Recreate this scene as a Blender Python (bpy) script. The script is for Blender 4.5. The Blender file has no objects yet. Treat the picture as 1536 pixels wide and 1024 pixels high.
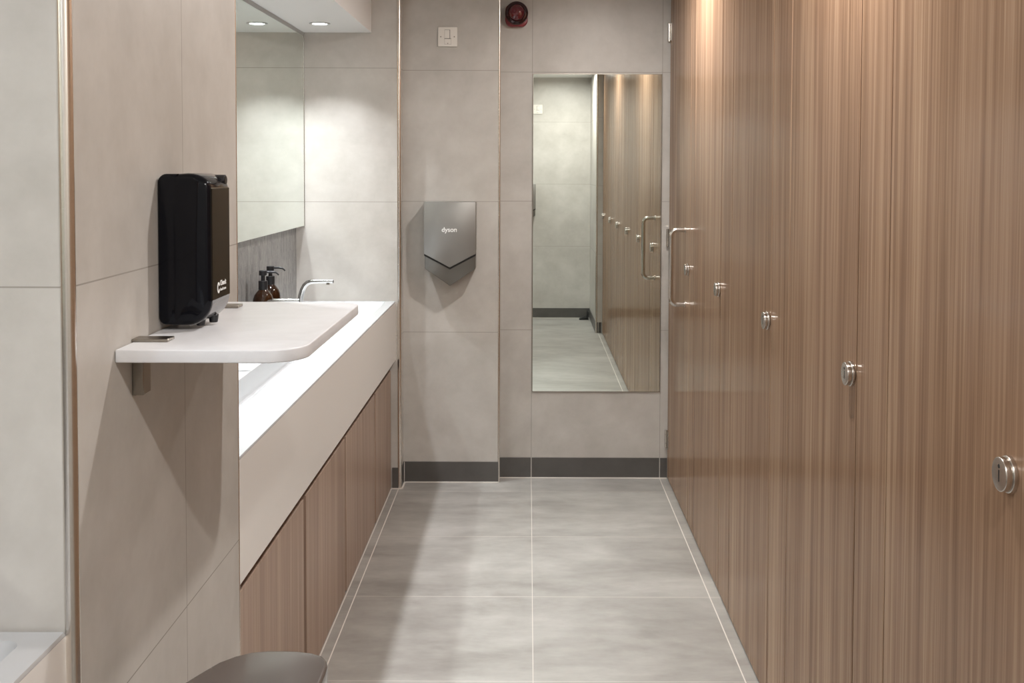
import bpy, bmesh, math, random
from mathutils import Vector, Matrix
random.seed(4)
sc = bpy.context.scene
C = sc.collection
PI = math.pi

# ------------------------------------------------------------------ camera
H = 1.438
cam_d = bpy.data.cameras.new('camera'); cam = bpy.data.objects.new('camera', cam_d); C.objects.link(cam)
cam_d.sensor_width = 36.0; cam_d.lens = 36.0*1642/1536
cam_d.shift_x = (768-792.5)/1536; cam_d.shift_y = (318-512)/1536
cam_d.clip_start = 0.02
cam.location = (0, 0, H)
PITCH = math.atan(0.0402); ROLL = 0.003
cam.rotation_mode = 'XYZ'
cam.matrix_world = Matrix.Translation((0, 0, H)) @ Matrix.Rotation(PI/2-PITCH, 4, 'X') @ Matrix.Rotation(ROLL, 4, 'Z')
sc.camera = cam
# ------------------------------------------------------------------ world, exposure
w = bpy.data.worlds.new('world'); sc.world = w; w.use_nodes = True
w.node_tree.nodes['Background'].inputs[0].default_value = (1, 0.97, 0.93, 1)
w.node_tree.nodes['Background'].inputs[1].default_value = 0.3
vs = sc.view_settings
vs.view_transform = 'Standard'; vs.look = 'None'; vs.gamma = 1; vs.use_curve_mapping = False
vs.exposure = 0.72
sc.cycles.use_denoising = True
sc.cycles.use_guiding = True
sc.cycles.max_bounces = 14; sc.cycles.diffuse_bounces = 8; sc.cycles.glossy_bounces = 8
sc.cycles.sample_clamp_indirect = 12.0
sc.cycles.blur_glossy = 0.0
sc.cycles.caustics_reflective = True
# light output, W.  CEIL = corridor downlights, VAN = downlights over the basins
CEIL_FAR_W, CEIL_MID_W, CEIL_NEAR_W, VAN_W, NEAR_W = 10.5, 9.5, 14.5, 2.9, 1.9
CEIL_COL, VAN_COL = (1.0, 0.96, 0.93), (0.93, 0.96, 1.0)

# ------------------------------------------------------------------ node helpers
def newmat(name):
    m = bpy.data.materials.new(name); m.use_nodes = True
    nt = m.node_tree; b = nt.nodes['Principled BSDF']
    return m, nt, b
def simple(name, col, rough=0.5, metal=0.0, spec=0.5, coat=0.0, bump=0.0, bscale=200, var=0.0):
    m, nt, b = newmat(name)
    b.inputs['Base Color'].default_value = (*col, 1); b.inputs['Roughness'].default_value = rough
    b.inputs['Metallic'].default_value = metal; b.inputs['Specular IOR Level'].default_value = spec
    b.inputs['Coat Weight'].default_value = coat; b.inputs['Coat Roughness'].default_value = 0.05
    if var or bump:
        g = nt.nodes.new('ShaderNodeNewGeometry')
        n = nt.nodes.new('ShaderNodeTexNoise'); n.inputs['Scale'].default_value = bscale; n.inputs['Detail'].default_value = 3
        nt.links.new(g.outputs['Position'], n.inputs['Vector'])
        if var:
            r = nt.nodes.new('ShaderNodeMapRange'); r.inputs[3].default_value = rough-var; r.inputs[4].default_value = rough+var
            nt.links.new(n.outputs['Fac'], r.inputs[0]); nt.links.new(r.outputs[0], b.inputs['Roughness'])
        if bump:
            p = nt.nodes.new('ShaderNodeBump'); p.inputs['Strength'].default_value = bump; p.inputs['Distance'].default_value = 0.002
            nt.links.new(n.outputs['Fac'], p.inputs['Height']); nt.links.new(p.outputs[0], b.inputs['Normal'])
    return m
def pos(nt):
    g = nt.nodes.new('ShaderNodeNewGeometry'); s = nt.nodes.new('ShaderNodeSeparateXYZ')
    nt.links.new(g.outputs['Position'], s.inputs[0]); return g, s
def math_n(nt, op, a, b=None, c=None):
    n = nt.nodes.new('ShaderNodeMath'); n.operation = op
    for i, v in enumerate((a, b, c)):
        if v is None: continue
        if isinstance(v, (int, float)): n.inputs[i].default_value = v
        else: nt.links.new(v, n.inputs[i])
    return n.outputs[0]
def noise(nt, g, scale, vec, detail=5, rough=0.55, dist=0.0):
    mp = nt.nodes.new('ShaderNodeMapping'); mp.inputs['Scale'].default_value = vec
    nt.links.new(g.outputs['Position'], mp.inputs[0])
    n = nt.nodes.new('ShaderNodeTexNoise'); n.inputs['Scale'].default_value = scale
    n.inputs['Detail'].default_value = detail; n.inputs['Roughness'].default_value = rough; n.inputs['Distortion'].default_value = dist
    nt.links.new(mp.outputs[0], n.inputs['Vector']); return n.outputs['Fac']
def ramp(nt, fac, stops):
    r = nt.nodes.new('ShaderNodeValToRGB'); e = r.color_ramp.elements
    e[0].position, e[0].color = stops[0][0], (*stops[0][1], 1)
    e[1].position, e[1].color = stops[-1][0], (*stops[-1][1], 1)
    for p, c in stops[1:-1]:
        k = e.new(p); k.color = (*c, 1)
    nt.links.new(fac, r.inputs[0]); return r.outputs[0]
def mix(nt, fac, a, b, mode='MIX'):
    m = nt.nodes.new('ShaderNodeMix'); m.data_type = 'RGBA'; m.blend_type = mode
    if isinstance(fac, (int, float)): m.inputs[0].default_value = fac
    else: nt.links.new(fac, m.inputs[0])
    for i, v in ((6, a), (7, b)):
        if isinstance(v, tuple): m.inputs[i].default_value = (*v, 1)
        else: nt.links.new(v, m.inputs[i])
    return m.outputs[2]
def line_mask(nt, s, lines, wd):
    """grout lines: (axis, [positions])"""
    tot = None
    for ax, ps in lines:
        for p in ps:
            a = math_n(nt, 'COMPARE', s.outputs['XYZ'.index(ax)], p, wd/2)
            tot = a if tot is None else math_n(nt, 'MAXIMUM', tot, a)
    return tot
def tile(name, lines, c1, c2, grout, wd=0.0022, rough=0.42, vec=(1, 1, 1), scale=2.2, bump=0.02, fine=9):
    m, nt, b = newmat(name); g, s = pos(nt)
    n1 = noise(nt, g, scale, vec, 6, 0.6, 0.4)
    n2 = noise(nt, g, fine, vec, 6, 0.65)
    f = math_n(nt, 'ADD', math_n(nt, 'MULTIPLY', n1, 0.65), math_n(nt, 'MULTIPLY', n2, 0.35))
    col = ramp(nt, f, [(0.37, c1), (0.64, c2)])
    if lines:
        k = line_mask(nt, s, lines, wd)
        col = mix(nt, k, col, grout)
        rr = nt.nodes.new('ShaderNodeMapRange'); rr.inputs[3].default_value = rough; rr.inputs[4].default_value = 0.85
        nt.links.new(k, rr.inputs[0]); nt.links.new(rr.outputs[0], b.inputs['Roughness'])
    else:
        b.inputs['Roughness'].default_value = rough
    nt.links.new(col, b.inputs['Base Color'])
    p = nt.nodes.new('ShaderNodeBump'); p.inputs['Strength'].default_value = bump*5; p.inputs['Distance'].default_value = 0.001
    nt.links.new(noise(nt, g, 60, (1, 1, 1), 3), p.inputs['Height']); nt.links.new(p.outputs[0], b.inputs['Normal'])
    return m
def wood(name, dark, mid, light, rough=0.3, seed=0.0, spec=0.5):
    """straight vertical grain laminate; grain runs along Z, varies along X/Y"""
    m, nt, b = newmat(name); g, s = pos(nt)
    def nn(sc_, vz, det, off):
        mp = nt.nodes.new('ShaderNodeMapping'); mp.inputs['Scale'].default_value = (1, 1, vz); mp.inputs['Location'].default_value = (off+seed, off*2, off)
        nt.links.new(g.outputs['Position'], mp.inputs[0])
        n = nt.nodes.new('ShaderNodeTexNoise'); n.inputs['Scale'].default_value = sc_; n.inputs['Detail'].default_value = det; n.inputs['Roughness'].default_value = 0.6
        nt.links.new(mp.outputs[0], n.inputs['Vector']); return n.outputs['Fac']
    a = nn(10, 0.05, 3, 1.3); c = nn(42, 0.02, 4, 7.7); d = nn(160, 0.012, 3, 3.1)
    f = math_n(nt, 'ADD', math_n(nt, 'ADD', math_n(nt, 'MULTIPLY', a, 0.28), math_n(nt, 'MULTIPLY', c, 0.40)), math_n(nt, 'MULTIPLY', d, 0.32))
    col = ramp(nt, f, [(0.37, dark), (0.5, mid), (0.63, light)])
    hue = nn(30, 0.015, 2, 12.0)
    col = mix(nt, math_n(nt, 'MULTIPLY', hue, 0.35), col, (mid[0]*0.90, mid[1]*0.86, mid[2]*1.05))
    nt.links.new(col, b.inputs['Base Color'])
    b.inputs['Roughness'].default_value = rough; b.inputs['Specular IOR Level'].default_value = spec
    p = nt.nodes.new('ShaderNodeBump'); p.inputs['Strength'].default_value = 0.06; p.inputs['Distance'].default_value = 0.0006
    nt.links.new(d, p.inputs['Height']); nt.links.new(p.outputs[0], b.inputs['Normal'])
    # laminate sheen: weak, even at grazing view
    b.inputs['Specular IOR Level'].default_value = 0.0
    gl = nt.nodes.new('ShaderNodeBsdfGlossy'); gl.inputs['Roughness'].default_value = rough
    fr = nt.nodes.new('ShaderNodeFresnel'); fr.inputs['IOR'].default_value = 1.45
    ms = nt.nodes.new('ShaderNodeMixShader')
    nt.links.new(math_n(nt, 'MULTIPLY', fr.outputs[0], spec), ms.inputs[0])
    nt.links.new(b.outputs[0], ms.inputs[1]); nt.links.new(gl.outputs[0], ms.inputs[2])
    nt.links.new(ms.outputs[0], nt.nodes['Material Output'].inputs['Surface'])
    return m

# joint heights
JZ = [0.690, 1.2855, 1.8775]
C1, C2, GR = (0.41, 0.387, 0.355), (0.54, 0.517, 0.483), (0.29, 0.27, 0.24)
M = {}
M['tile_end'] = tile('tile_end', [('Z', JZ), ('X', [0.0168, 0.6135])], C1, C2, GR)
M['tile_column'] = tile('tile_column', [('Z', JZ)], C1, C2, GR)
M['tile_alcove'] = tile('tile_alcove', [('Z', JZ)], C1, C2, GR)
M['tile_pier'] = tile('tile_pier', [('Z', JZ), ('Y', [1.838])], C1, C2, GR)
M['tile_behind'] = tile('tile_behind', [('Z', JZ)], C1, C2, GR)
M['tile_floor'] = tile('tile_floor', [('X', [0.0172]), ('Y', [4.8197, 4.222, 3.622, 3.0157, 2.415, 1.814, 1.213, 0.612, 0.011])],
                       (0.235, 0.222, 0.203), (0.40, 0.386, 0.362), (0.60, 0.56, 0.51), wd=0.0022, rough=0.36, vec=(0.7, 1.5, 1), scale=2.1, bump=0.01, fine=9)
M['skirting'] = tile('skirting_tile', [('X', [0.0168, 0.6135])], (0.070, 0.066, 0.062), (0.105, 0.099, 0.093), (0.42, 0.40, 0.37), wd=0.004, rough=0.4)
M['grout'] = simple('white_grout', (0.66, 0.62, 0.57), 0.7)
M['plaster'] = simple('white_plaster', (0.80, 0.80, 0.79), 0.7, bump=0.05, bscale=80)
M['soffit'] = simple('soffit_paint', (0.76, 0.755, 0.745), 0.65, bump=0.05, bscale=80)
M['wood'] = wood('cubicle_laminate', (0.165, 0.097, 0.056), (0.305, 0.194, 0.121), (0.48, 0.335, 0.220), 0.15, 0.0, 0.58)
M['wood2'] = wood('cupboard_laminate', (0.26, 0.180, 0.128), (0.39, 0.285, 0.213), (0.51, 0.395, 0.305), 0.3, 5.0, 0.5)
M['wood_dark'] = simple('brown_edging', (0.075, 0.036, 0.022), 0.5)
M['steel'] = simple('satin_steel', (0.60, 0.57, 0.53), 0.24, 1.0)
M['steel_dark'] = simple('brushed_bronze_steel', (0.34, 0.31, 0.27), 0.28, 1.0)
M['chrome'] = simple('polished_chrome', (0.62, 0.61, 0.60), 0.13, 1.0)
M['trim'] = simple('satin_trim', (0.78, 0.74, 0.69), 0.26, 1.0)
M['black_slot'] = simple('black_recess', (0.01, 0.01, 0.01), 0.5)
M['gloss_black'] = simple('gloss_black_plastic', (0.003, 0.0035, 0.006), 0.06, 0, 0.22)
M['panel_black'] = simple('smoked_black_plastic', (0.011, 0.009, 0.007), 0.12, 0, 0.22)
M['shelf_reflection'] = simple('shelf_reflection_grey', (0.13, 0.13, 0.135), 0.12, 0, 0.7)  # grey for the white shelf's reflection in the black dispenser
M['black'] = simple('matt_black_plastic', (0.010, 0.010, 0.011), 0.35)
M['rubber'] = simple('black_rubber', (0.006, 0.006, 0.006), 0.6)
M['white_ink'] = simple('white_print', (0.85, 0.85, 0.84), 0.5)
M['white_plastic'] = simple('white_switch_plastic', (0.72, 0.69, 0.64), 0.3)
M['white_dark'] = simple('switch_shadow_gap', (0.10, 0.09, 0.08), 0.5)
M['solid'] = simple('white_solid_surface', (0.44, 0.445, 0.45), 0.22, 0, 0.5, var=0.03, bscale=30)
M['dryer_lid'] = simple('nickel_grey_cover', (0.34, 0.335, 0.32), 0.36, 0.8)
M['dryer_low'] = simple('dark_nickel_body', (0.20, 0.195, 0.18), 0.30, 0.7)
M['red'] = simple('red_plastic', (0.20, 0.012, 0.018), 0.35)
M['red_lens'] = simple('dark_red_lens', (0.075, 0.001, 0.006), 0.06, 0, 0.5, coat=0.6)
M['red_core'] = simple('dim_red_rim', (0.018, 0.001, 0.002), 0.15)
M['bin_lid'] = simple('gloss_taupe_lid', (0.105, 0.090, 0.082), 0.16, 0, 0.6)
M['bin_body'] = simple('pale_bin_body', (0.55, 0.50, 0.45), 0.3)
m, nt, b = newmat('white_quartz'); g, s_ = pos(nt)
nt.links.new(ramp(nt, noise(nt, g, 7, (1, 1, 1), 6, 0.6, 0.8), [(0.35, (0.66, 0.67, 0.69)), (0.62, (0.74, 0.755, 0.78))]), b.inputs['Base Color'])
b.inputs['Roughness'].default_value = 0.30; M['quartz'] = m
m, nt, b = newmat('mirror_glass'); b.inputs['Base Color'].default_value = (0.86, 0.92, 0.87, 1); b.inputs['Metallic'].default_value = 1; b.inputs['Roughness'].default_value = 0.0; M['mirror'] = m
m, nt, b = newmat('amber_glass'); b.inputs['Base Color'].default_value = (0.022, 0.007, 0.0015, 1); b.inputs['Roughness'].default_value = 0.03
b.inputs['Transmission Weight'].default_value = 0.25; b.inputs['IOR'].default_value = 1.5; M['amber'] = m
# splashback mosaic: short upright grey strips in rows
m, nt, b = newmat('grey_strip_mosaic'); g, s_ = pos(nt)
mp = nt.nodes.new('ShaderNodeCombineXYZ'); nt.links.new(s_.outputs['Z'], mp.inputs[0]); nt.links.new(s_.outputs['Y'], mp.inputs[1])
br = nt.nodes.new('ShaderNodeTexBrick'); nt.links.new(mp.outputs[0], br.inputs['Vector'])
br.inputs['Scale'].default_value = 1; br.inputs['Brick Width'].default_value = 0.098; br.inputs['Row Height'].default_value = 0.022
br.inputs['Mortar Size'].default_value = 0.0008; br.offset = 0.37; br.inputs['Color1'].default_value = (0.13, 0.13, 0.128, 1); br.inputs['Color2'].default_value = (0.29, 0.285, 0.275, 1); br.inputs['Mortar'].default_value = (0.33, 0.31, 0.28, 1)
fl = noise(nt, g, 26, (1, 2.2, 1.0), 6, 0.75, 0.5)
colr = mix(nt, 0.55, br.outputs['Color'], ramp(nt, fl, [(0.35, (0.10, 0.10, 0.098)), (0.7, (0.42, 0.41, 0.39))]))
nt.links.new(colr, b.inputs['Base Color']); b.inputs['Roughness'].default_value = 0.4; M['mosaic'] = m
def emit(name, col, st):
    m, nt, b = newmat(name); b.inputs['Base Color'].default_value = (0.8, 0.8, 0.8, 1)
    b.inputs['Emission Color'].default_value = (*col, 1); b.inputs['Emission Strength'].default_value = st; return m
M['led_cool'] = emit('cool_led_lens', (0.92, 0.98, 1.0), 9.0)
M['led_warm'] = emit('warm_led_lens', (1.0, 0.88, 0.74), 9.0)

# ------------------------------------------------------------------ mesh helpers
class MB:
    def __init__(s): s.bm = bmesh.new()
    def box(s, x0, x1, y0, y1, z0, z1, bev=0.0, seg=2):
        t = bmesh.new(); bmesh.ops.create_cube(t, size=1)
        for v in t.verts:
            v.co = Vector((x0+(v.co.x+.5)*(x1-x0), y0+(v.co.y+.5)*(y1-y0), z0+(v.co.z+.5)*(z1-z0)))
        if bev: bmesh.ops.bevel(t, geom=t.edges[:], offset=bev, segments=seg, profile=0.7, affect='EDGES')
        s.join(t); return s
    def join(s, t, mat=None):
        if mat is not None: t.transform(mat)
        me = bpy.data.meshes.new('t'); t.to_mesh(me); t.free(); s.bm.from_mesh(me); bpy.data.meshes.remove(me)
    def cyl(s, p0, p1, r0, r1=None, n=32, bev=0.0):
        r1 = r0 if r1 is None else r1
        p0, p1 = Vector(p0), Vector(p1); d = p1-p0; L = d.length
        t = bmesh.new(); bmesh.ops.create_cone(t, cap_ends=True, segments=n, radius1=r0, radius2=r1, depth=L)
        if bev:
            es = [e for e in t.edges if abs(e.verts[0].co.z-e.verts[1].co.z) < 1e-6]
            bmesh.ops.bevel(t, geom=es, offset=bev, segments=3, profile=0.6, affect='EDGES')
        s.join(t, Matrix.Translation((p0+p1)/2) @ d.to_track_quat('Z', 'Y').to_matrix().to_4x4()); return s
    def lathe(s, c, prof, n=40, axis='Z'):
        """prof: (radius, height) pairs along the axis from c"""
        t = bmesh.new(); rings = []
        for r, h in prof:
            if r < 1e-6: rings.append([t.verts.new((0, 0, h))])
            else: rings.append([t.verts.new((r*math.cos(2*PI*k/n), r*math.sin(2*PI*k/n), h)) for k in range(n)])
        for a, b_ in zip(rings, rings[1:]):
            for k in range(n):
                k2 = (k+1) % n
                if len(a) == 1 and len(b_) == 1: continue
                if len(a) == 1: t.faces.new((a[0], b_[k2], b_[k]))
                elif len(b_) == 1: t.faces.new((a[k], a[k2], b_[0]))
                else: t.faces.new((a[k], a[k2], b_[k2], b_[k]))
        bmesh.ops.recalc_face_normals(t, faces=t.faces[:])
        mt = Matrix.Translation(c)
        if axis == '-Y': mt = mt @ Matrix.Rotation(PI/2, 4, 'X')
        if axis == 'Y': mt = mt @ Matrix.Rotation(-PI/2, 4, 'X')
        if axis == '-X': mt = mt @ Matrix.Rotation(-PI/2, 4, 'Y')
        s.join(t, mt); return s
    def tube(s, pts, radii, n=20, caps=True):
        t = bmesh.new(); pts = [Vector(p) for p in pts]; rings = []
        if isinstance(radii, (int, float)): radii = [radii]*len(pts)
        up = None
        for i, p in enumerate(pts):
            d = (pts[min(i+1, len(pts)-1)]-pts[max(i-1, 0)]).normalized()
            if up is None:
                up = Vector((0, 1, 0)) if abs(d.y) < .9 else Vector((1, 0, 0))
            a = (up - d*up.dot(d)).normalized(); up = a; c = d.cross(a)
            rings.append([t.verts.new(p+(a*math.cos(2*PI*k/n)+c*math.sin(2*PI*k/n))*radii[i]) for k in range(n)])
        for a, b_ in zip(rings, rings[1:]):
            for k in range(n): t.faces.new((a[k], a[(k+1) % n], b_[(k+1) % n], b_[k]))
        if caps: t.faces.new(rings[0]); t.faces.new(rings[-1])
        bmesh.ops.recalc_face_normals(t, faces=t.faces[:]); s.join(t); return s
    def prism(s, pts, lo, hi, axis='Z', bev=0.0, seg=3, edges='all'):
        """pts outline in the plane square to axis: X:(y,z)  Y:(x,z)  Z:(x,y)"""
        t = bmesh.new()
        def mk(p, h): return {'X': (h, p[0], p[1]), 'Y': (p[0], h, p[1]), 'Z': (p[0], p[1], h)}[axis]
        a = [t.verts.new(mk(p, lo)) for p in pts]; b_ = [t.verts.new(mk(p, hi)) for p in pts]
        f1 = t.faces.new(a); f2 = t.faces.new(b_); n = len(pts)
        for k in range(n): t.faces.new((a[k], a[(k+1) % n], b_[(k+1) % n], b_[k]))
        bmesh.ops.recalc_face_normals(t, faces=t.faces[:])
        if bev:
            es = t.edges[:] if edges == 'all' else list(set(f1.edges[:]+f2.edges[:]) if edges == 'caps' else set((f1 if edges == 'lo' else f2).edges))
            bmesh.ops.bevel(t, geom=es, offset=bev, segments=seg, profile=0.5, affect='EDGES')
        s.join(t); return s
    def build(s, name, mat, parent=None, smooth=40, label=None):
        bm = s.bm
        bmesh.ops.remove_doubles(bm, verts=bm.verts[:], dist=1e-6)
        if parent is not None:
            L = parent_world(parent)
            bmesh.ops.translate(bm, verts=bm.verts[:], vec=-L)
        me = bpy.data.meshes.new(name); bm.to_mesh(me); bm.free()
        me.materials.append(mat)
        if smooth:
            for p in me.polygons: p.use_smooth = True
            me.set_sharp_from_angle(angle=math.radians(smooth))
        o = bpy.data.objects.new(name, me); C.objects.link(o)
        if parent is not None: o.parent = parent
        if label: o['label'] = label
        return o
def parent_world(p):
    L = Vector((0, 0, 0))
    while p is not None: L += p.location; p = p.parent
    return L
def thing(name, label, cat, loc, group=None):
    o = bpy.data.objects.new(name, None); C.objects.link(o); o.location = loc; o.empty_display_size = 0.05
    o['label'] = label; o['category'] = cat
    if group: o['group'] = group
    return o
def struct(name, mb, mat, smooth=0):
    o = mb.build(name, mat, None, smooth); o['kind'] = 'structure'; return o
def copy_thing(o, dx, label, parent=None):
    c = o.copy(); C.objects.link(c)
    if parent is not None: c.parent = parent
    else:
        c.location = o.location + Vector(dx); c['label'] = label
    for ch in list(o.children): copy_thing(ch, None, None, c)
    return c
def rrect(x0, x1, y0, y1, rad, n=8):
    """rounded rectangle; rad = (x0y0, x1y0, x1y1, x0y1)"""
    if isinstance(rad, (int, float)): rad = (rad,)*4
    out = []
    for (cx, cy, sx, sy, a0, r) in ((x0, y0, 1, 1, PI, rad[0]), (x1, y0, -1, 1, 1.5*PI, rad[1]), (x1, y1, -1, -1, 0, rad[2]), (x0, y1, 1, -1, .5*PI, rad[3])):
        if r < 1e-6: out.append((cx, cy)); continue
        for k in range(n+1):
            a = a0+k/n*PI/2
            out.append((cx+sx*r+r*math.cos(a), cy+sy*r+r*math.sin(a)))
    return out
def text_mesh(name, txt, size, mat, parent, origin, xdir, ydir, bold=0.0, thick=0.0003, spacing=1.0):
    """raised lettering; origin = lower left of the text in world space"""
    cu = bpy.data.curves.new('lettering', 'FONT'); cu.body = txt; cu.size = size; cu.extrude = thick; cu.offset = bold; cu.space_character = spacing
    to = bpy.data.objects.new('lettering', cu); C.objects.link(to)
    dg = bpy.context.evaluated_depsgraph_get(); me = bpy.data.meshes.new_from_object(to.evaluated_get(dg))
    bpy.data.objects.remove(to); bpy.data.curves.remove(cu)
    X, Y = Vector(xdir).normalized(), Vector(ydir).normalized(); Z = X.cross(Y)
    R = Matrix((X, Y, Z)).transposed().to_4x4()
    me.transform(Matrix.Translation(Vector(origin)-parent_world(parent)) @ R)
    me.materials.clear(); me.materials.append(mat)
    o = bpy.data.objects.new(name, me); C.objects.link(o); o.parent = parent; return o

# ------------------------------------------------------------------ room shell
D0, D1, D2 = 4.86, 4.964, 5.04       # alcove end wall, boxed column, recessed end wall
XP = -0.58                            # pier / column side
XL = -1.032                           # wall behind the basins
XC = 0.648                            # cubicle fronts
YB = -0.41                            # wall behind the camera
ZC = 2.30
struct('floor', MB().box(-1.3, 2.1, -0.6, 5.3, -0.08, 0), M['tile_floor'])
struct('ceiling', MB().box(-1.3, 2.1, -0.6, 5.3, ZC, ZC+0.08), M['plaster'])
struct('wall_end', MB().box(-0.13, 2.1, D2, D2+0.12, 0, ZC), M['tile_end'])
struct('wall_column', MB().box(-0.569, -0.13, D1, D2+0.12, 0, ZC), M['tile_column'])
struct('wall_alcove_end', MB().box(-1.3, -0.569, D0, D2+0.12, 0, ZC), M['tile_alcove'])
struct('wall_left', MB().box(-1.3, XL, -0.6, D0, 0, ZC), M['mosaic'])
struct('wall_pier', MB().box(XL, XP, 1.38, 2.176, 0, ZC), M['tile_pier'])
struct('wall_behind', MB().box(XL, 0.592, YB-0.12, YB, 0, ZC), M['tile_behind'])
struct('wall_return', MB().box(0.592, 2.1, YB-0.12, 0.555, 0, ZC), M['tile_behind'])
struct('wall_right', MB().box(2.0, 2.12, 0.555, D2, 0, ZC), M['plaster'])
# lowered boxing over the basins
struct('ceiling_soffit', MB().box(XL, -0.695, 2.176, D0, 2.033, ZC), M['soffit'])
struct('ceiling_soffit_front', MB().box(XL, -0.695, YB, 1.38, 2.033, ZC), M['soffit'])
# skirting
SK = 0.0945
struct('baseboard_end', MB().box(-0.13, 0.6475, D2-0.004, D2, 0.003, SK), M['skirting'])
struct('baseboard_column', MB().box(-0.569, -0.134, D1-0.004, D1, 0.003, SK), M['skirting'])
struct('baseboard_column_return', MB().box(-0.569, -0.565, D0+0.006, D1-0.004, 0.003, SK), M['skirting'])
struct('baseboard_alcove', MB().box(-0.607, -0.578, D0-0.004, D0, 0.003, SK), M['skirting'])
struct('baseboard_behind', MB().box(-0.57, 0.588, YB, YB+0.004, 0.003, SK), M['skirting'])
struct('baseboard_return', MB().box(0.588, 0.592, YB+0.004, 0.550, 0.003, SK).box(0.598, 0.640, 0.555, 0.559, 0.003, SK), M['skirting'])
# white sealant joints between skirting and floor, and the two border joints of the floor
g_ = MB()
g_.box(-0.13, 0.645, D2-0.012, D2-0.004, 0, 0.003); g_.box(-0.569, -0.134, D1-0.011, D1-0.004, 0, 0.003)
g_.box(-0.565, -0.558, D0-0.01, D1-0.004, 0, 0.003); g_.box(-0.61, -0.558, D0-0.011, D0-0.004, 0, 0.003)
g_.box(-0.57, 0.588, YB+0.004, YB+0.010, 0, 0.003)
struct('trim_sealant', g_, M['grout'])
struct('trim_floor_joint_right', MB().box(0.6115, 0.6150, 0.56, D2-0.012, -0.001, 0.0008), M['grout'])
struct('trim_floor_joint_left', MB().box(-0.5800, -0.5765, 2.18, D0-0.012, -0.001, 0.0008), M['grout'])
struct('trim_cupboard_sealant', MB().box(-0.6115, -0.6080, 2.18, D0-0.012, 0, 0.0015), M['grout'])
struct('trim_column_joint', MB().box(-0.566, -0.5625, D1-0.0048, D1-0.004, 0, SK), M['grout'])
# metal corner beads
def bead(n, x, y, r): struct('trim_%d' % n, MB().cyl((x, y, 0.0), (x, y, ZC), r, n=28), M['trim'], 40)
bead(1, -0.5745, D0+0.0045, 0.0095)
bead(2, -0.1325, D1+0.0022, 0.0055)
bead(3, XP-0.0040, 1.3845, 0.0095)
bead(4, 0.5965, 0.5505, 0.0090)
bead(5, XP-0.0010, 2.1752, 0.0022)

# ------------------------------------------------------------------ lights
def downlight(x, y, z, r, kind, label, group, watts, col, spread=175):
    t = thing('downlight', label, 'downlight', (x, y, z), group)
    MB().lathe((x, y, z), [(r*0.72, 0.0), (r*0.74, -0.004), (r, -0.0035), (r*1.0, 0.0)], 48).build('bezel', M['white_bezel'], t)
    MB().lathe((x, y, z), [(0, -0.0015), (r*0.72, -0.0015), (r*0.72, 0.0)], 48).build('lens', M['led_cool' if kind == 'cool' else 'led_warm'], t)
    ld = bpy.data.lights.new('lamp', 'AREA'); ld.shape = 'DISK'; ld.size = r*1.35; ld.energy = watts; ld.color = col; ld.spread = math.radians(spread)
    lo = bpy.data.objects.new('lamp', ld); C.objects.link(lo); lo.parent = t; lo.location = (0, 0, -0.005)
    return t
M['white_bezel'] = simple('white_bezel', (0.55, 0.55, 0.55), 0.35)
gv = 'downlights over the basins'
downlight(-0.864, 4.55, 2.033, 0.043, 'cool', 'small round recessed downlight in the soffit nearest the end wall, above the basin trough', gv, VAN_W, VAN_COL, 98)
downlight(-0.855, 3.79, 2.033, 0.043, 'cool', 'small round recessed downlight, second from the end wall, in the soffit above the basin trough', gv, VAN_W, VAN_COL, 98)
downlight(-0.855, 3.03, 2.033, 0.043, 'cool', 'small round recessed downlight, third from the end wall, above the basin trough', gv, VAN_W, VAN_COL, 98)
downlight(-0.855, 2.40, 2.033, 0.043, 'cool', 'small round recessed downlight beside the tiled pier above the basin trough', gv, VAN_W, VAN_COL, 98)
downlight(-0.855, 0.62, 2.033, 0.043, 'cool', 'small round recessed downlight above the nearer basin, beside the tiled pier', gv, NEAR_W, (0.86, 0.90, 1.0))
downlight(-0.855, -0.10, 2.033, 0.043, 'cool', 'small round recessed downlight above the near end of the nearer basin', gv, NEAR_W, (0.86, 0.90, 1.0))
gc = 'ceiling downlights along the cubicles'
downlight(0.35, 4.00, ZC, 0.050, 'warm', 'warm round ceiling downlight shining on the far cubicle doors', gc, CEIL_FAR_W, CEIL_COL)
downlight(0.35, 2.18, ZC, 0.050, 'warm', 'warm round ceiling downlight above the middle of the corridor by the cubicles', gc, CEIL_MID_W, CEIL_COL)
downlight(0.35, 0.32, ZC, 0.050, 'warm', 'warm round ceiling downlight at the near end of the cubicle row', gc, CEIL_NEAR_W, CEIL_COL)

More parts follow.
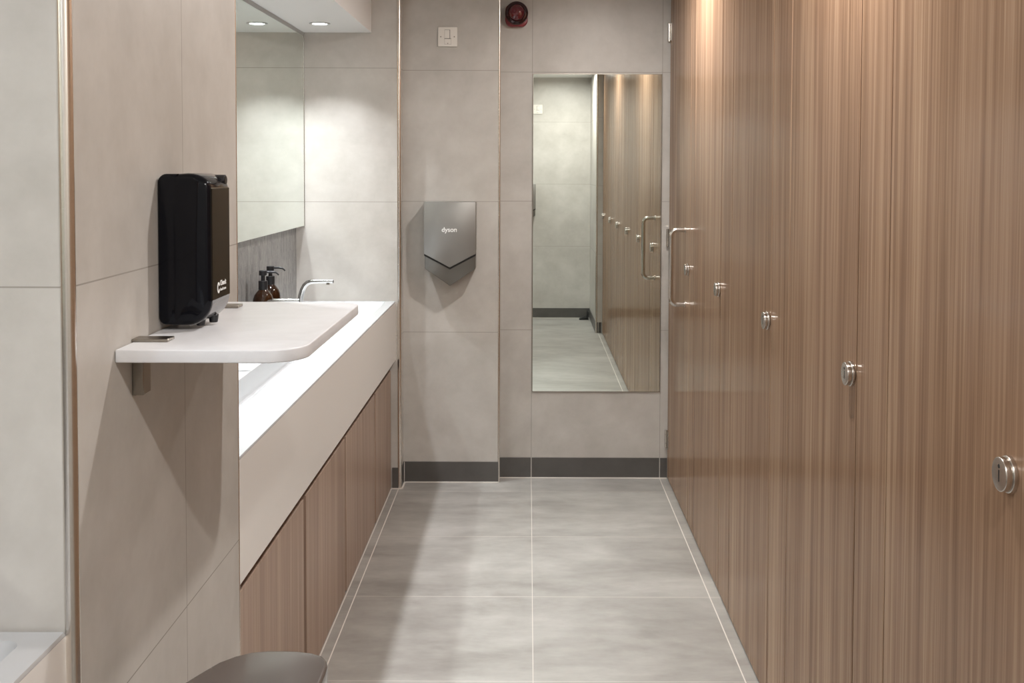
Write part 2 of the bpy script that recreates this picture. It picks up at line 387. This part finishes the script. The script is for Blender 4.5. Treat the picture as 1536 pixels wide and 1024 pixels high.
# ------------------------------------------------------------------ toilet cubicles
def slab(y0, y1): return MB().box(XC, XC+0.019, y0, y1, 0.006, ZC-0.003, 0.0012, 1)
E_ = [4.377, 3.667, 2.906, 2.144, 1.385, 0.628]     # free edge of each door
J_ = [5.030, 4.250, 3.475, 2.706, 1.959, 1.200]     # hinge edge of each door
LK = [4.407, 3.694, 2.933, 2.171, 1.452, 0.690]     # lock
dlab = ['wood-laminate cubicle door with long D pull handle, next to the end wall',
        'wood-laminate cubicle door, second from the end wall, with small round lock',
        'wood-laminate cubicle door, third from the end wall, with small round lock',
        'wood-laminate cubicle door, fourth from the end wall, with round lock',
        'nearest fully visible wood-laminate cubicle door, with the largest round lock at right edge',
        'wood-laminate cubicle door closest to the camera, seen only in the tall mirror']
def lock(parent, y, z=1.030):
    x = XC
    l = MB().cyl((x+0.0005, y, z), (x-0.0070, y, z), 0.0250, n=48, bev=0.0015).cyl((x-0.0065, y, z), (x-0.0165, y, z), 0.0232, n=48, bev=0.0018).build('lock', M['steel'], parent)
    MB().box(x-0.0169, x-0.0155, y-0.0012, y+0.0012, z-0.010, z+0.006).cyl((x-0.0169, y, z+0.0110), (x-0.0160, y, z+0.0110), 0.0028, n=16).build('slot', M['black_slot'], l)
    return l
gd = 'toilet cubicle doors'
for i in range(6):
    t = thing('cubicle_door', dlab[i], 'cubicle door', (XC+0.01, (E_[i]+J_[i])/2, 0.006), gd)
    slab(E_[i]+0.0035, J_[i]-0.0025).build('door_panel', M['wood'], t)
    lock(t, LK[i])
    if i == 0:
        xg, y_, z1, z0, rb = 0.5865, 4.492, 1.186, 0.879, 0.026
        pts = [(XC, y_, z1), (xg+rb, y_, z1)]
        for k in range(1, 9):
            a = PI/2*k/8; pts.append((xg+rb-rb*math.sin(a), y_, z1-rb+rb*math.cos(a)))
        q = pts[::-1]; pts += [(p[0], p[1], z0+z1-p[2]) for p in q]
        MB().tube(pts, 0.0095, 20).cyl((XC-0.004, y_, z1), (XC, y_, z1), 0.013).cyl((XC-0.004, y_, z0), (XC, y_, z0), 0.013).build('pull_handle', M['steel'], t)
        for zc in (2.058, 1.120, 0.187):
            h = MB().box(XC-0.003, XC, 4.985, 5.022, zc-0.040, zc+0.040, 0.001, 1)
            h.cyl((XC-0.007, 5.028, zc-0.041), (XC-0.007, 5.028, zc-0.020), 0.0065, n=20).cyl((XC-0.007, 5.028, zc-0.019), (XC-0.007, 5.028, zc+0.019), 0.0065, n=20).cyl((XC-0.007, 5.028, zc+0.020), (XC-0.007, 5.028, zc+0.041), 0.0065, n=20)
            h.build('hinge', M['steel'], t)
plab = ['narrow wood-laminate pilaster between the first and second cubicle doors from the end wall',
        'narrow wood-laminate pilaster between the second and third cubicle doors from the end wall',
        'narrow wood-laminate pilaster between the third and fourth cubicle doors from the end wall',
        'narrow wood-laminate pilaster between the fourth door and the nearest visible cubicle door',
        'narrow wood-laminate pilaster between the two cubicle doors nearest the camera',
        'thin wood-laminate end pilaster where the cubicle row meets the tiled return wall']
for i in range(6):
    y1 = E_[i]-0.0030; y0 = (J_[i+1] if i < 5 else 0.560)+0.0025
    o = slab(y0, y1).build('cubicle_pilaster', M['wood']); o['label'] = plab[i]; o['category'] = 'cubicle pilaster'; o['group'] = 'cubicle pilasters'
struct('wall_cubicle_shaded_stop', MB().box(XC+0.021, XC+0.040, 0.56, D2-0.002, 0.0, ZC), M['black_slot'])  # stop behind the doors, coloured black to deepen the shade in the gaps

# ------------------------------------------------------------------ basins
def vanity(y0, y1, label, by0, by1):
    zt, xf = 0.844, -0.59
    t = thing('basin_worktop', label, 'basin', (-0.81, (y0+y1)/2, 0.58), None)
    x0, x1 = XL+0.001, xf; bx0, bx1, zb = -0.812, -0.632, zt-0.070
    # one shell: deck, sunken trough with rounded inner edges, underside
    bm = bmesh.new()
    def ring(xa, xb, ya, yb, r, z, n=6):
        return [bm.verts.new((p[0], p[1], z)) for p in rrect(xa, xb, ya, yb, r, n)]
    o1 = ring(x0, x1, y0, y1, 0.002, zt-0.004); o2 = ring(x0+.002, x1-.002, y0+.002, y1-.002, 0.002, zt)
    rings = [ring(x0, x1, y0, y1, 0.002, zt-0.0051), o1, o2, ring(bx0, bx1, by0, by1, 0.02, zt), ring(bx0+.002, bx1-.002, by0+.002, by1-.002, 0.02, zt-0.002),
             ring(bx0+.003, bx1-.004, by0+.020, by1-.050, 0.02, zb+0.012), ring(bx0+.005, bx1-.007, by0+.028, by1-.070, 0.018, zb+0.004), ring(bx0+.009, bx1-.015, by0+.040, by1-.090, 0.012, zb)]
    for a, b_ in zip(rings, rings[1:]):
        n = len(a)
        for k in range(n): bm.faces.new((a[k], a[(k+1) % n], b_[(k+1) % n], b_[k]))
    bm.faces.new(rings[-1])
    bmesh.ops.recalc_face_normals(bm, faces=bm.faces[:])
    mb = MB(); mb.join(bm)
    # underside of trough
    mb.box(bx0-0.01, bx1+0.01, by0-0.01, by1+0.01, zb-0.012, zb-0.002)
    mb.build('basin_trough', M['solid'], t, 30)
    MB().box(xf-0.012, xf, y0, y1, 0.580, zt-0.0052, 0.0004, 1).build('fascia', M['fascia'], t)
    return t
M['fascia'] = simple('fascia_panel', (0.76, 0.74, 0.71), 0.33)
van = vanity(2.178, D0-0.0015, 'long white solid-surface trough basin worktop with deep front fascia, under the wall mirror', 2.23, D0-0.020)
van2 = vanity(YB+0.002, 1.378, 'nearer white basin worktop at the bottom left corner, butting the tiled pier', YB+0.05, 1.350)
# cupboards under the far worktop
gaps = [D0-0.002, 4.353, 3.643, 2.976, 2.180]
clab = ['wood-laminate vanity cupboard next to the end wall', 'wood-laminate vanity cupboard, second from the end wall',
        'wood-laminate vanity cupboard, third from the end wall', 'wood-laminate vanity cupboard nearest the camera, beside the tiled pier']
for i in range(4):
    ya, yb = gaps[i+1], gaps[i]
    t = thing('vanity_cupboard', clab[i]+', under the white fascia', 'cupboard', (-0.8, (ya+yb)/2, 0.0), 'cupboards under the basins')
    MB().box(XL+0.002, -0.632, ya+0.001, yb-0.001, 0.004, 0.725 if False else 0.578).build('carcass', M['wood_dark'], t)
    MB().box(-0.631, -0.612, ya+0.017, yb-(0.017 if i else 0.001), 0.004, 0.532, 0.001, 1).build('door', M['wood2'], t)
# taps
def tap(y, label):
    t = thing('basin_tap', label, 'tap', (-0.935, y, 0.844), 'basin taps')
    P_ = [(-0.941, 0.848), (-0.938, 0.880), (-0.933, 0.912), (-0.927, 0.935), (-0.918, 0.953), (-0.906, 0.9645), (-0.890, 0.9695), (-0.86, 0.9705), (-0.83, 0.971), (-0.801, 0.971)]
    MB().tube([(p[0], y, p[1]) for p in P_], [0.0125, .012, .0115, .0110, .0105, .0100, .0095, .0090, .0086, .0082], 24).build('spout', M['chrome'], t)
    MB().cyl((-0.940, y, 0.8442), (-0.940, y, 0.850), 0.022, n=32, bev=0.0015).build('base_flange', M['chrome'], t)
    MB().cyl((-0.822, y, 0.958), (-0.822, y, 0.963), 0.007, n=20).build('aerator', M['steel_dark'], t)
    MB().cyl((-0.802, y, 0.971), (-0.7995, y, 0.971), 0.0072, n=20).build('sensor_window', M['black'], t)
tap(4.48, 'curved chrome tap standing clear above the white trough, nearest the end wall')
tap(3.82, 'chrome tap whose spout just shows over the shelf, in front of the amber bottles')
tap(3.16, 'third chrome tap from the end wall, hidden behind the white shelf')
tap(2.50, 'chrome tap closest to the tiled pier, hidden behind the white shelf')
# amber bottles
def bottle(x, y, ang, label):
    t = thing('soap_bottle', label, 'soap bottle', (x, y, 0.8445), 'amber pump bottles')
    z = 0.8445
    MB().lathe((x, y, z), [(0, 0.001), (0.032, 0.001), (0.036, 0.005), (0.0375, 0.012), (0.0375, 0.098), (0.036, 0.112), (0.031, 0.126), (0.023, 0.137), (0.0155, 0.145), (0.0135, 0.152), (0.0135, 0.160),
                           (0.0120, 0.160), (0.0120, 0.152), (0.014, 0.144), (0.0215, 0.1355), (0.0295, 0.1245), (0.0345, 0.111), (0.036, 0.098), (0.036, 0.012), (0.034, 0.006), (0, 0.004)], 40).build('bottle_body', M['amber'], t)
    MB().cyl((x, y, z+0.146), (x, y, z+0.178), 0.0165, n=28, bev=0.0015).build('collar', M['black'], t)
    c, s = math.cos(ang), math.sin(ang)
    pm = MB().cyl((x, y, z+0.176), (x, y, z+0.206), 0.0075, n=20).cyl((x, y, z+0.198), (x, y, z+0.216), 0.0145, n=28, bev=0.002)
    pm.tube([(x, y, z+0.209), (x+c*.03, y+s*.03, z+0.210), (x+c*.046, y+s*.046, z+0.208), (x+c*.053, y+s*.053, z+0.2025), (x+c*.056, y+s*.056, z+0.198)], [.0045, .004, .0035, .003, .003], 12)
    pm.build('pump', M['black'], t)
bottle(-0.972, 4.00, math.radians(10), 'nearer and left one of the two amber soap bottles with black pumps')
bottle(-0.986, 4.175, math.radians(0), 'farther amber soap bottle, half behind its twin, long black nozzle toward the tap')

# wall mirror over the basins
def wall_mirror(ya, yb, label):
    t = thing('wall_mirror', label, 'mirror', (XL+0.02, (ya+yb)/2, 1.18), None)
    MB().box(XL+0.0005, -0.9975, ya, yb, 1.184, 2.012).build('backing_box', M['steel'], t)
    MB().box(-0.9975, -0.9935, ya, yb-0.004, 1.180, 2.0155).build('mirror_pane', M['mirror'], t)
    MB().box(-0.9975, -0.9920, yb-0.0042, yb, 1.178, 2.0155).build('edge_strip', M['steel'], t)
    MB().box(XL+0.0005, -0.9925, ya, yb, 2.0162, 2.0325).build('top_channel', M['alu'], t)
M['alu'] = simple('grey_channel', (0.42, 0.42, 0.41), 0.4, 0.3)
wall_mirror(2.180, D0-0.001, 'long frameless wall mirror above the mosaic splashback and basin trough')
wall_mirror(YB+0.004, 1.376, 'wall mirror above the nearer basin, left of the tiled pier')

# tall mirror on the end wall
t = thing('tall_mirror', 'tall narrow frameless mirror on the end wall beside the cubicle doors', 'mirror', (0.3145, D2-0.002, 0.403), None)
MB().box(0.0215, 0.6095, D2-0.0045, D2-0.0005, 0.4055, 1.8675).build('mirror_pane', M['mirror'], t)
f = MB().box(0.0185, 0.0215, D2-0.0055, D2-0.0003, 0.403, 1.8705).box(0.6095, 0.6125, D2-0.0055, D2-0.0003, 0.403, 1.8705).box(0.0215, 0.6095, D2-0.0055, D2-0.0003, 0.403, 0.4055).box(0.0215, 0.6095, D2-0.0055, D2-0.0003, 1.8675, 1.8705)
f.build('edge_channel', M['steel_dark'], t)

# ------------------------------------------------------------------ hand dryers
def dryer():
    xl, xr = -0.4654, -0.2338; xc = (xl+xr)/2; yf, yb = D1-0.100, D1-0.0005
    t = thing('hand_dryer', 'wall-mounted nickel-grey hand dryer with V-shaped base on the boxed column', 'hand dryer', (xc, D1, 0.911), 'V-shaped hand dryers')
    MB().prism([(xl+.002, 1.285), (xl+.004, 0.988), (xc, 0.911), (xr-.002, 0.988), (xr-.002, 1.285)], yf+0.010, yb, 'Y', 0.003).build('body', M['dryer_low'], t)
    MB().prism([(xl+.001, 1.062), (xl+.001, 1.046), (xc, 0.985), (xr-.001, 1.046), (xr-.001, 1.062)], yf+0.0085, yf+0.05, 'Y').build('air_slot', M['black_slot'], t)
    # cover with a faint centre crease
    bm = bmesh.new(); 
    fr = [(xl, 1.287, yf+.003), (xc, 1.287, yf), (xr, 1.287, yf+.003), (xr, 1.055, yf+.003), (xc, 0.994, yf-.001), (xl, 1.055, yf+.003)]
    a = [bm.verts.new((p[0], p[2], p[1])) for p in fr]; b_ = [bm.verts.new((p[0], yb-.006, p[1]+(0.012 if p[1] < 1.2 else 0))) for p in fr]
    bm.faces.new((a[0], a[1], a[4], a[5])); bm.faces.new((a[1], a[2], a[3], a[4])); bm.faces.new(b_)
    for k in range(6): bm.faces.new((a[k], a[(k+1) % 6], b_[(k+1) % 6], b_[k]))
    bmesh.ops.recalc_face_normals(bm, faces=bm.faces[:])
    es = [e for e in bm.edges if not (set(e.verts) == {a[1], a[4]})]
    bmesh.ops.bevel(bm, geom=es, offset=0.0028, segments=3, profile=0.5, affect='EDGES')
    m_ = MB(); m_.join(bm); cv = m_.build('cover', M['dryer_lid'], t, 25)
    text_mesh('lettering', 'dyson', 0.0295, M['white_ink'], cv, (xc-0.0365, yf-0.0005, 1.1535), (1, 0, 0), (0, 0, 1), bold=0.00035, thick=0.0012, spacing=0.98)
    return t
dr = dryer()
dr2 = copy_thing(dr, (0, 0, 0), 'second nickel-grey hand dryer, seen only as a sliver in the tall mirror')
dr2.rotation_euler = (0, 0, PI); dr2.location = (-0.046, YB, 0.911)
# fused switches
def spur():
    cx, cz, y = -0.3660, 2.0272, D1
    t = thing('fused_switch', 'white square fused switch on the column above the hand dryer', 'switch', (cx, y, cz), 'fused switches')
    MB().box(cx-.0435, cx+.0435, y-.009, y-.0003, cz-.0435, cz+.0435, 0.003, 3).build('faceplate', M['white_plastic'], t)
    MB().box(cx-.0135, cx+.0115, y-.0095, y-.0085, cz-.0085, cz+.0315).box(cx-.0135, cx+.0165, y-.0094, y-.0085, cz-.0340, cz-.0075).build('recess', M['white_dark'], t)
    MB().box(cx-.0130, cx+.0095, y-.0125, y-.008, cz-.0070, cz+.0300, 0.0015, 2).build('rocker', M['white_plastic'], t)
    fh = MB().box(cx-.0130, cx+.0160, y-.0105, y-.008, cz-.0335, cz-.0095, 0.001, 2).build('fuse_holder', M['white_plastic'], t)
    MB().cyl((cx+.001, y-.0105, cz-.030), (cx+.001, y-.0110, cz-.030), .0026, n=14).build('screw', M['steel_dark'], fh)
    for dx in (-.0305, .0305): MB().cyl((cx+dx, y-.009, cz), (cx+dx, y-.0098, cz), .0030, n=16).build('screw', M['steel_dark'], t)
    return t
sp = spur()
sp2 = copy_thing(sp, (0, 0, 0), 'white fused switch reflected near the upper left of the tall mirror'); sp2.rotation_euler = (0, 0, PI); sp2.location = (0.088, YB, 1.998)
# fire alarm beacon
ax, az = -0.0555, 2.139
t = thing('fire_alarm_beacon', 'red round fire alarm beacon high on the end wall beside the column', 'fire alarm', (ax, D2, az))
MB().prism(rrect(ax-.052, ax+.050, az-.058, az+.044, 0.030), D2-0.034, D2-0.0003, 'Y', 0.004, edges='lo').build('base', M['red'], t)
MB().lathe((ax, D2-0.034, az), [(0.0515, 0), (0.0525, .012), (0.0515, .026), (.047, .031), (.038, .033), (.036, .030), (0, .030)], 48, '-Y').build('rim', M['red_core'], t)
MB().lathe((ax, D2-0.064, az), [(.0365, 0), (.036, .006), (.033, .012), (.026, .018), (.014, .022), (0, .0235)], 48, '-Y').build('lens', M['red_lens'], t)

# ------------------------------------------------------------------ shelf with brackets
sy0, sy1, sx1, sz0, sz1 = 1.526, 2.080, -0.3175, 1.1630, 1.1818
t = thing('wall_shelf', 'white quartz shelf with rounded outer corners on metal brackets, mounted on the tiled pier', 'shelf', (XP, (sy0+sy1)/2, sz0))
MB().prism(rrect(XP+0.0008, sx1, sy0, sy1, (0.002, 0.060, 0.045, 0.002), 12), sz0, sz1, 'Z', 0.0022, 3, 'caps').build('shelf_slab', M['quartz'], t, 35)
for yy in (1.592, 1.982):
    br_ = MB().box(XP+0.0005, -0.527, yy, yy+0.032, sz1+0.0002, sz1+0.0046, 0.0006, 1)
    br_.box(XP+0.0005, XP+0.006, yy+0.001, yy+0.031, sz0-0.060, sz1+0.0044)
    br_.box(XP+0.0005, -0.563, yy, yy+0.032, sz0-0.0595, sz0-0.0004, 0.0012, 1)
    br_.build('bracket', M['steel_dark'], t)

# ------------------------------------------------------------------ black soap dispenser
dy0, dy1 = 1.708, 1.815
t = thing('soap_dispenser', 'tall glossy black wall dispenser just above the white shelf on the tiled pier', 'dispenser', (XP, (dy0+dy1)/2, 1.188))
def prof(xb, inset=0.0, n=7):
    """side outline (x, z) from wall out to front"""
    top, bot, fr = 1.4285-inset, 1.1895+inset, -0.4965-inset
    o = [(xb, bot+.004)]
    pts = [(xb, top-.002)]
    for k in range(n+1):                                   # front top shoulder
        a = PI/2*k/n; pts.append((fr-.036+.036*math.sin(a), top-.024+.024*math.cos(a)))
    for k in range(n+1):                                   # lower front sweep
        a = PI/2*k/n; pts.append((fr-.040+.040*math.cos(a), bot+.040-.040*math.sin(a)))
    pts.append((xb, bot))
    return pts
bk = rrect(XP+0.0006, -0.5475, 1.1905, 1.4275, (0.012, 0.0, 0.0, 0.014), 6)
MB().prism(bk, dy0, dy1, 'Y', 0.004, 3, 'caps').build('back_shell', M['gloss_black'], t, 35)
MB().prism(prof(-0.5590), dy0-0.001, dy1+0.001, 'Y', 0.009, 4, 'caps').build('front_cover', M['gloss_black'], t, 50)
fp = MB().prism([(dy0+0.004, 1.228), (dy1-0.004, 1.228), (dy1-0.004, 1.4045), (dy0+0.004, 1.4045)], -0.4985, -0.4950, 'X', 0.0008, 1).build('front_panel', M['panel_black'], t, 35)
MB().prism([(dy0+0.006, 1.4045), (dy1-0.006, 1.4045), (dy1-0.006, 1.4060), (dy0+0.006, 1.4060)], -0.4995, -0.4960, 'X').build('panel_lip', M['steel_dark'], t)
MB().cyl((-0.530, dy1-0.013, 1.4165), (-0.4985, dy1-0.013, 1.4165), 0.0092, n=28, bev=0.001).cyl((-0.4985, dy1-0.013, 1.4165), (-0.4975, dy1-0.013, 1.4165), 0.0070, n=24).build('lock_barrel', M['black'], t)
for (xx, yy) in ((-0.522, dy0+0.030), (-0.512, dy0+0.066)):
    MB().cyl((xx, yy, 1.1990), (xx, yy, 1.1860), 0.0085, 0.0065, n=20, bev=0.001).build('nozzle', M['black'], t)
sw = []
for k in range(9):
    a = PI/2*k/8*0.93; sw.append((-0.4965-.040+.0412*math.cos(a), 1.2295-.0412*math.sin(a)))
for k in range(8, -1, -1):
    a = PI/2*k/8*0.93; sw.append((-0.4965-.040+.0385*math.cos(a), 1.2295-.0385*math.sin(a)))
MB().prism(sw, dy0+0.006, dy1-0.006, 'Y').build('lower_reflection', M['shelf_reflection'], t, 35)  # added grey strip: shelf reflection painted onto the lower front sweep
# printed logo: an open ring, a line of small letters and a thinner line under it
bm = bmesh.new(); cy_, cz_ = dy0+0.036, 1.2455; ri, ro = 0.0052, 0.0088
n = 36; inn = []; out_ = []
for k in range(n+1):
    a = math.radians(25)+(2*PI-math.radians(50))*k/n
    a = -a
    inn.append(bm.verts.new((-0.4945, cy_+ri*.75*math.cos(a), cz_+ri*math.sin(a)*1.0))); out_.append(bm.verts.new((-0.4945, cy_+ro*.75*math.cos(a), cz_+ro*math.sin(a))))
for k in range(n): bm.faces.new((inn[k], inn[k+1], out_[k+1], out_[k]))
mb_ = MB(); mb_.join(bm); r0 = bmesh.ops.extrude_face_region(mb_.bm, geom=mb_.bm.faces[:])
for v in [x for x in r0['geom'] if isinstance(x, bmesh.types.BMVert)]: v.co.x -= 0.0006
mb_.build('logo', M['white_ink'], fp, 0)
text_mesh('lettering', 'Clean.it', 0.0120, M['white_ink'], fp, (-0.4947, dy0+0.0455, 1.2480), (0, 1, 0), (0, 0, 1), bold=0.0, thick=0.0003, spacing=0.9)
text_mesh('lettering', 'hand care', 0.0068, M['white_ink'], fp, (-0.4947, dy0+0.0455, 1.2395), (0, 1, 0), (0, 0, 1), bold=0.0, thick=0.0003, spacing=1.2)

# ------------------------------------------------------------------ pedal bin at the bottom edge
ft = [(-0.4800, 1.570), (-0.4620, 1.607), (-0.4430, 1.628), (-0.420, 1.6425), (-0.395, 1.6478), (-0.370, 1.648), (-0.345, 1.6455), (-0.325, 1.640), (-0.309, 1.630), (-0.3000, 1.615), (-0.2960, 1.598), (-0.2955, 1.575)]
ol = [(-0.503, 1.500), (-0.495, 1.536)]+ft+[(-0.2960, 1.540), (-0.298, 1.480), (-0.300, 1.420)]
ol = ol[::-1]
nr = [(-0.500, 1.42), (-0.495, 1.385), (-0.480, 1.36), (-0.455, 1.345), (-0.400, 1.340), (-0.345, 1.345), (-0.318, 1.36), (-0.305, 1.385)]
outl = ol+nr
t = thing('waste_bin', 'waste bin with glossy dark taupe lid, below the shelf at the bottom edge', 'bin', (-0.40, 1.50, 0.0))
def scl(pts, k): return [((-0.40)+(p[0]+0.40)*k, 1.495+(p[1]-1.495)*k) for p in pts]
MB().prism(scl(outl, 0.95), 0.004, 0.668, 'Z', 0.006, 2, 'lo').build('bin_body', M['bin_body'], t, 35)
MB().prism(outl, 0.669, 0.700, 'Z', 0.006, 4, 'caps').build('lid', M['bin_lid'], t, 35)
MB().cyl((-0.302, 1.52, 0.640), (-0.290, 1.52, 0.640), 0.006, n=16).build('hinge_pin', M['black'], t)

# black door stop on the floor, seen in the tall mirror
x_, y_ = 0.545, YB+0.115
t = thing('door_stop', 'small black rubber stop on the floor, reflected at the foot of the tall mirror', 'door stop', (x_, y_, 0))
MB().prism([(-0.04+x_-0.02, 0.001), (0.575, 0.001), (0.575, 0.085), (0.562, 0.085), (0.556, 0.030), (x_-0.03, 0.024), (x_-0.055, 0.012)], y_-0.03, y_+0.03, 'Y', 0.004, 2).build('wedge', M['rubber'], t)
